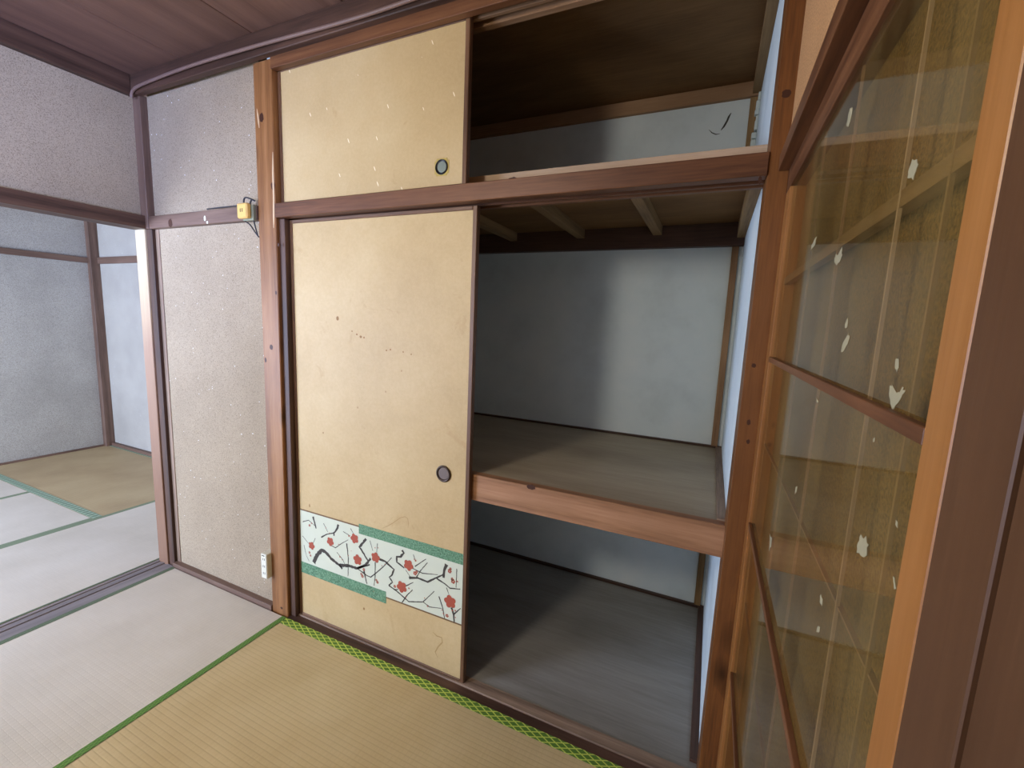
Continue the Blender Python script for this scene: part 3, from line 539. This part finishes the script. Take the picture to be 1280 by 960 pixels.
for k, (pts, w) in enumerate(BRANCHES):
    P = []
    for (a, b), (c, d) in zip(pts, pts[1:]):
        L = math.hypot(c - a, d - b); n = max(1, int(L / 0.008))
        for i in range(n):
            f = i / n; P.append((a + (c - a) * f, b + (d - b) * f))
    P.append(pts[-1]); prev = None; N = len(P); rr = random.Random(k)
    for i, (x, z) in enumerate(P):
        a = P[max(0, i - 1)]; b = P[min(N - 1, i + 1)]; dx, dz = b[0] - a[0], b[1] - a[1]; L = math.hypot(dx, dz) or 1
        ww = w * 0.72 * (0.8 + 0.4 * rr.random()) * (1 - 0.45 * i / N) * 0.9
        x += (rr.random() - 0.5) * w * 0.3
        q = [bm.verts.new((clampx(x - dz / L * ww) - bo.x, yy - bo.y, z + dx / L * ww - bo.z)), bm.verts.new((clampx(x + dz / L * ww) - bo.x, yy - bo.y, z - dx / L * ww - bo.z))]
        if prev:
            try: bm.faces.new((prev[0], prev[1], q[1], q[0]))
            except ValueError: pass
        prev = q
for f in bm.faces:
    f.normal_update()
    if f.normal.y > 0: f.normal_flip()
obj('printed_branches', bm, M_INK, bd)['kind'] = 'stuff'
bm = bmesh.new(); yy = FYF - 0.0012
for k, (x, z, r) in enumerate(BLOSSOMS):
    n = 60; ph = k * 0.7; vs = []
    for i in range(n):
        a = 2 * math.pi * i / n; q = r * (0.70 + 0.26 * abs(math.cos(2.5 * a + ph)))
        vs.append(bm.verts.new((clampx(x + q * math.cos(a)) - bo.x, yy - bo.y, z + q * math.sin(a) - bo.z)))
    bm.faces.new(vs)
for x, z, r in BUDS:
    n = 5 if r > 0.004 else 1
    for j in range(n):
        a = 2 * math.pi * j / n; ox, oz = (r * 0.55 * math.cos(a), r * 0.55 * math.sin(a)) if n > 1 else (0, 0); q = r * (0.38 if n > 1 else 0.75)
        bm.faces.new([bm.verts.new((clampx(x + ox + q * math.cos(i * math.pi / 4)) - bo.x, yy - bo.y, z + oz + q * math.sin(i * math.pi / 4) - bo.z)) for i in range(8)])
for f in bm.faces:
    f.normal_update()
    if f.normal.y > 0: f.normal_flip()
bmesh.ops.triangulate(bm, faces=bm.faces[:])
obj('printed_blossoms', bm, M_RED, bd)['kind'] = 'stuff'

# ============================================================= MARKS, KNOTS, STAINS
def ribbon(name, pts, w, m_, parent, label=None):
    """thin flat mark on a surface that faces the room (points in world metres, y = surface)"""
    o_ = wloc(parent); bm = bmesh.new(); prev = None; N = len(pts)
    for i, (x, y, z) in enumerate(pts):
        a = pts[max(0, i - 1)]; b = pts[min(N - 1, i + 1)]; dx, dz = b[0] - a[0], b[2] - a[2]; L = math.hypot(dx, dz) or 1
        ww = w * (0.5 if 0 < i < N - 1 else 0.15)
        q = [bm.verts.new((x - dz / L * ww - o_.x, y - o_.y, z + dx / L * ww - o_.z)), bm.verts.new((x + dz / L * ww - o_.x, y - o_.y, z - dx / L * ww - o_.z))]
        if prev: bm.faces.new((prev[0], prev[1], q[1], q[0]))
        prev = q
    o = obj(name, bm, m_, parent)
    if label: o['label'] = label
    return o
def spots(name, lst, m_, parent, label=None):
    """small flat ellipses (x, y, z, half width, half height)"""
    o_ = wloc(parent); bm = bmesh.new(); rr = random.Random(3)
    for x, y, z, a, b in lst:
        n = 14; bm.faces.new([bm.verts.new((x + a * (0.85 + 0.3 * rr.random()) * math.cos(2 * math.pi * i / n) - o_.x, y - o_.y, z + b * (0.85 + 0.3 * rr.random()) * math.sin(2 * math.pi * i / n) - o_.z)) for i in range(n)])
    for f in bm.faces:
        f.normal_update()
        if f.normal.y > 0: f.normal_flip()
    bmesh.ops.triangulate(bm, faces=bm.faces[:])
    o = obj(name, bm, m_, parent)
    if label: o['label'] = label
    return o
M_KNOT = flat('dark_knot_wood', srgb(72, 42, 28), 0.5, 0.3, 0, 0.3, 120); M_STAIN = flat('brown_stain', srgb(150, 112, 66), 0.6)
M_TIDE = flat('faint_water_stain', srgb(178, 148, 98), 0.6); M_CRACK = flat('dark_crack', srgb(70, 72, 68), 0.8); M_PATCH = flat('pale_bare_wood', srgb(206, 176, 138), 0.6)
ST = {o.name: o for o in C.objects}
spots('knot', [(0.0225, -0.00040, 2.1547, 0.012, 0.018), (0.0748, -0.00040, 1.8920, 0.011, 0.016), (0.0331, -0.00040, 1.2389, 0.01, 0.012), (-0.0051, -0.00040, 1.1813, 0.006, 0.011), (0.0736, -0.00040, 1.4677, 0.005, 0.009), (0.0968, -0.00040, 1.6604, 0.004, 0.008), (0.0437, -0.00040, 0.0294, 0.008, 0.006)], M_KNOT, ST['trim_2'])
ribbon('bare_patch', [(0.08113, -0.0005, 2.0187), (0.07748, -0.0005, 1.94361), (0.07772, -0.0005, 1.8518), (0.07399, -0.0005, 1.77451), (0.07173, -0.0005, 1.72762)], 0.009, M_PATCH, ST['trim_2'])
ribbon('bare_patch', [(-0.00369, -0.0006, 2.1912), (-0.00014, -0.0006, 2.16979), (0.00308, -0.0006, 2.14241), (0.00647, -0.0006, 2.11793)], 0.008, M_PATCH, ST['trim_2'])
spots('knot', [(1.8512, -0.00040, 1.1533, 0.0045, 0.008), (1.8547, -0.00040, 1.1021, 0.004, 0.006), (1.8468, -0.00040, 1.3022, 0.005, 0.006), (1.8132, -0.00040, 1.7584, 0.004, 0.01), (1.8480, -0.00040, 1.9494, 0.01, 0.01)], M_KNOT, ST['trim_16'])
spots('knot', [(1.2301, 0.05750, 0.8329, 0.016, 0.009)], M_KNOT, [c for c in C.objects if c.name.startswith('front_beam')][0])
spots('knot', [(1.1064, 0.07470, 1.8437, 0.018, 0.009)], M_KNOT, [c for c in C.objects if c.name.startswith('sill_strip')][0])
spots('knot', [(-0.6230, -0.00650, 1.7812, 0.016, 0.02)], M_KNOT, ST['trim_1'])
spots('paint_smudge', [(-0.3632, -0.00650, 1.7883, 0.007, 0.012), (-0.3477, -0.00650, 1.7704, 0.006, 0.006)], M_BAND, ST['trim_1'])
spots('stain_spots', [(0.3739, 0.03960, 1.3734, 0.007, 0.009), (0.4491, 0.03960, 1.3260, 0.003, 0.003), (0.4737, 0.03960, 1.3147, 0.004, 0.004), (0.4941, 0.03960, 1.3063, 0.006, 0.005), (0.5103, 0.03960, 1.3041, 0.004, 0.004), (0.6205, 0.03960, 1.2613, 0.0035, 0.0035), (0.6396, 0.03960, 1.2655, 0.0035, 0.0035), (0.6996, 0.03960, 1.2604, 0.003, 0.003), (0.7363, 0.03960, 1.2539, 0.003, 0.003), (0.2839, 0.03960, 0.8909, 0.003, 0.004), (0.5033, 0.03960, 0.1523, 0.005, 0.006), (0.1936, 0.03960, 0.5471, 0.003, 0.008)], M_STAIN, lo, 'small brown spots')
ribbon('water_stain', [(0.60246, 0.0397, 0.54007), (0.62919, 0.0397, 0.55613), (0.65551, 0.0397, 0.57511), (0.69239, 0.0397, 0.60574), (0.71422, 0.0397, 0.61513), (0.7273, 0.0397, 0.61072), (0.73111, 0.0397, 0.59302), (0.72919, 0.0397, 0.5708)], 0.003, M_TIDE, lo)
ribbon('water_stain', [(0.85398, 0.0397, 0.16879), (0.87295, 0.0397, 0.15836), (0.89522, 0.0397, 0.15956), (0.89937, 0.0397, 0.14048), (0.88134, 0.0397, 0.11656), (0.86698, 0.0397, 0.08682), (0.8787, 0.0397, 0.06688)], 0.005, M_TIDE, lo)
ribbon('wall_crack', [(1.72403, 0.9995, 2.34435), (1.71599, 0.9995, 2.32902), (1.71116, 0.9995, 2.31316), (1.70045, 0.9995, 2.29137), (1.68899, 0.9995, 2.27619)], 0.008, M_CRACK, ST['wall_closet_back'])
ribbon('wall_crack', [(1.63884, 0.9995, 2.28614), (1.65353, 0.9995, 2.27072), (1.67082, 0.9995, 2.26176), (1.68702, 0.9995, 2.26305)], 0.004, M_CRACK, ST['wall_closet_back'])
# thin strips round the closet floor, ragged plaster left on the corner batten
box('edge_strip', 0.05, 1.832, CB - 0.018, CB, -0.001, 0.012, wd('dark', 'x'), ST['closet_floor'])
box('edge_strip', 1.806, 1.832, 0.11, CB - 0.018, -0.001, 0.010, wd('dark', 'y'), ST['closet_floor'])
M_RAG = flat('chipped_white_plaster', srgb(214, 224, 218), 0.8); bm = bmesh.new(); rr = random.Random(5)
z = 1.90
while z < 2.38:
    h = 0.02 + 0.02 * rr.random(); w = 0.004 + 0.012 * rr.random()
    add_box(bm, 1.828 - w, 1.833, 0.955 + 0.01 * rr.random(), 0.988, z, z + h, 0.003); z += h * (0.8 + 0.6 * rr.random())
o = obj('chipped_plaster', bm, M_RAG, None); o.parent = ST['wall_closet_right']; o.location = -wloc(ST['wall_closet_right']); o['kind'] = 'stuff'

# ============================================================= SMALL THINGS
# yellowed outlet on the rail by the pillar
t = empty('outlet_box', (-0.062, -0.006, 1.795)); tag(t, 'yellowed plastic outlet box on the rail left of the wooden pillar', 'outlet')
box('cover', -0.096, -0.034, -0.040, -0.018, 1.766, 1.826, M_CREAM, t, bev=0.005)
box('base_plate', -0.090, -0.024, -0.018, -0.006, 1.760, 1.822, M_GREYP, t, bev=0.001)
for dx in (-0.0745, -0.0625): box('socket_slot', dx, dx + 0.004, -0.0405, -0.039, 1.790, 1.804, M_BLACK, t, bev=0)
cb = tube('black_cable', [(-0.075, -0.02, 1.822), (-0.080, -0.02, 1.838), (-0.074, -0.02, 1.852), (-0.055, -0.02, 1.852), (-0.035, -0.016, 1.843), (-0.0235, -0.008, 1.838)], 0.0032, M_BCABLE)
tag(cb, 'short black cable looping out of the top of the yellowed outlet box', 'cable')
cb = tube('black_cable', [(-0.036, -0.014, 1.842), (-0.047, -0.016, 1.832), (-0.044, -0.016, 1.815), (-0.034, -0.014, 1.79), (-0.030, -0.010, 1.74), (-0.026, 0.0, 1.70)], 0.0028, M_BCABLE)
tag(cb, 'thin black cable running down between outlet box and pillar', 'cable')
cb = tube('black_cable', [(-0.085, -0.012, 1.763), (-0.080, -0.016, 1.756), (-0.06, -0.014, 1.752), (-0.045, -0.012, 1.735), (-0.030, -0.006, 1.71), (-0.0235, 0.004, 1.695)], 0.0028, M_BCABLE)
tag(cb, 'black cable slanting down from the underside of the outlet box', 'cable')
tag(tube('flat_cable', [(-0.34, -0.008, 1.826), (-0.26, -0.009, 1.8265), (-0.16, -0.010, 1.8255), (-0.10, -0.014, 1.824)], 0.003, M_BCABLE), 'thin dark cable lying along the top of the rail', 'cable')
# white power outlet low on the pillar
t = empty('wall_outlet', (-0.028, 0.0, 0.165)); tag(t, 'ivory surface outlet low on the left side of the pillar', 'outlet')
box('body', -0.052, -0.014, -0.026, 0.022, 0.168, 0.288, M_WHITE, t, bev=0.003)
for k in range(3):
    for dx in (-0.038, -0.028): box('socket_slot', dx, dx + 0.0025, -0.0266, -0.0255, 0.190 + k * 0.034, 0.200 + k * 0.034, M_BLACK, t, bev=0)
box('maker_label', -0.044, -0.026, -0.0266, -0.0255, 0.278, 0.282, M_BLACK, t, bev=0)
tag(tube('outlet_cable', [(-0.030, 0.016, 0.287), (-0.029, 0.016, 0.31), (-0.024, 0.017, 0.34), (-0.0232, 0.017, 0.40)], 0.003, M_GREYP), 'grey cable entering the ivory outlet from above', 'cable')
# painted cable along the cornice
tag(tube('ceiling_cable', [(-0.806, -0.036, 2.345), (-0.803, -0.04, 2.362), (-0.77, -0.04, 2.378), (-0.70, -0.04, 2.383), (-0.40, -0.04, 2.394), (-0.15, -0.04, 2.392), (0.15, -0.04, 2.386), (0.45, -0.04, 2.374), (0.70, -0.04, 2.372), (1.0, -0.04, 2.384), (1.4, -0.04, 2.392), (1.825, -0.04, 2.392)], 0.0065, M_GCABLE), 'brownish painted cable running along the ceiling cornice above the closet', 'cable')
# ceiling lamp that lights the room (behind the viewer)
t = empty('ceiling_lamp', (LAMP[0], LAMP[1], LAMP[2] - 0.03)); tag(t, 'round white pendant lamp hanging in the middle of the room', 'lamp')
def ring(R_, r, z, m_, name):
    bm = bmesh.new(); n, k = 48, 10; rows = []
    for i in range(n):
        a = 2 * math.pi * i / n
        rows.append([bm.verts.new(((R_ + r * math.cos(2 * math.pi * j / k)) * math.cos(a), (R_ + r * math.cos(2 * math.pi * j / k)) * math.sin(a), z + r * math.sin(2 * math.pi * j / k))) for j in range(k)])
    for i in range(n):
        for j in range(k): bm.faces.new((rows[i][j], rows[(i + 1) % n][j], rows[(i + 1) % n][(j + 1) % k], rows[i][(j + 1) % k]))
    return obj(name, bm, m_, t, smooth=True)
ring(0.17, 0.014, 0.03, emis('lamp_tube_glow', (1, 0.93, 0.82, 1), 6), 'fluorescent_ring')
bm = bmesh.new(); bmesh.ops.create_cone(bm, segments=48, radius1=0.21, radius2=0.11, depth=0.05, cap_ends=False)
for v in bm.verts: v.co.z += 0.20
obj('shade', bm, M_WHITE, t, smooth=True)
bm = bmesh.new(); bmesh.ops.create_cone(bm, segments=32, radius1=0.12, radius2=0.05, depth=0.04, cap_ends=True)
for v in bm.verts: v.co.z += 0.242
obj('canopy', bm, M_WHITE, t, smooth=True)
bm = bmesh.new(); bmesh.ops.create_cone(bm, segments=12, radius1=0.003, radius2=0.003, depth=0.32, cap_ends=True)
for v in bm.verts: v.co.z += 0.42
obj('cord', bm, M_BCABLE, t)
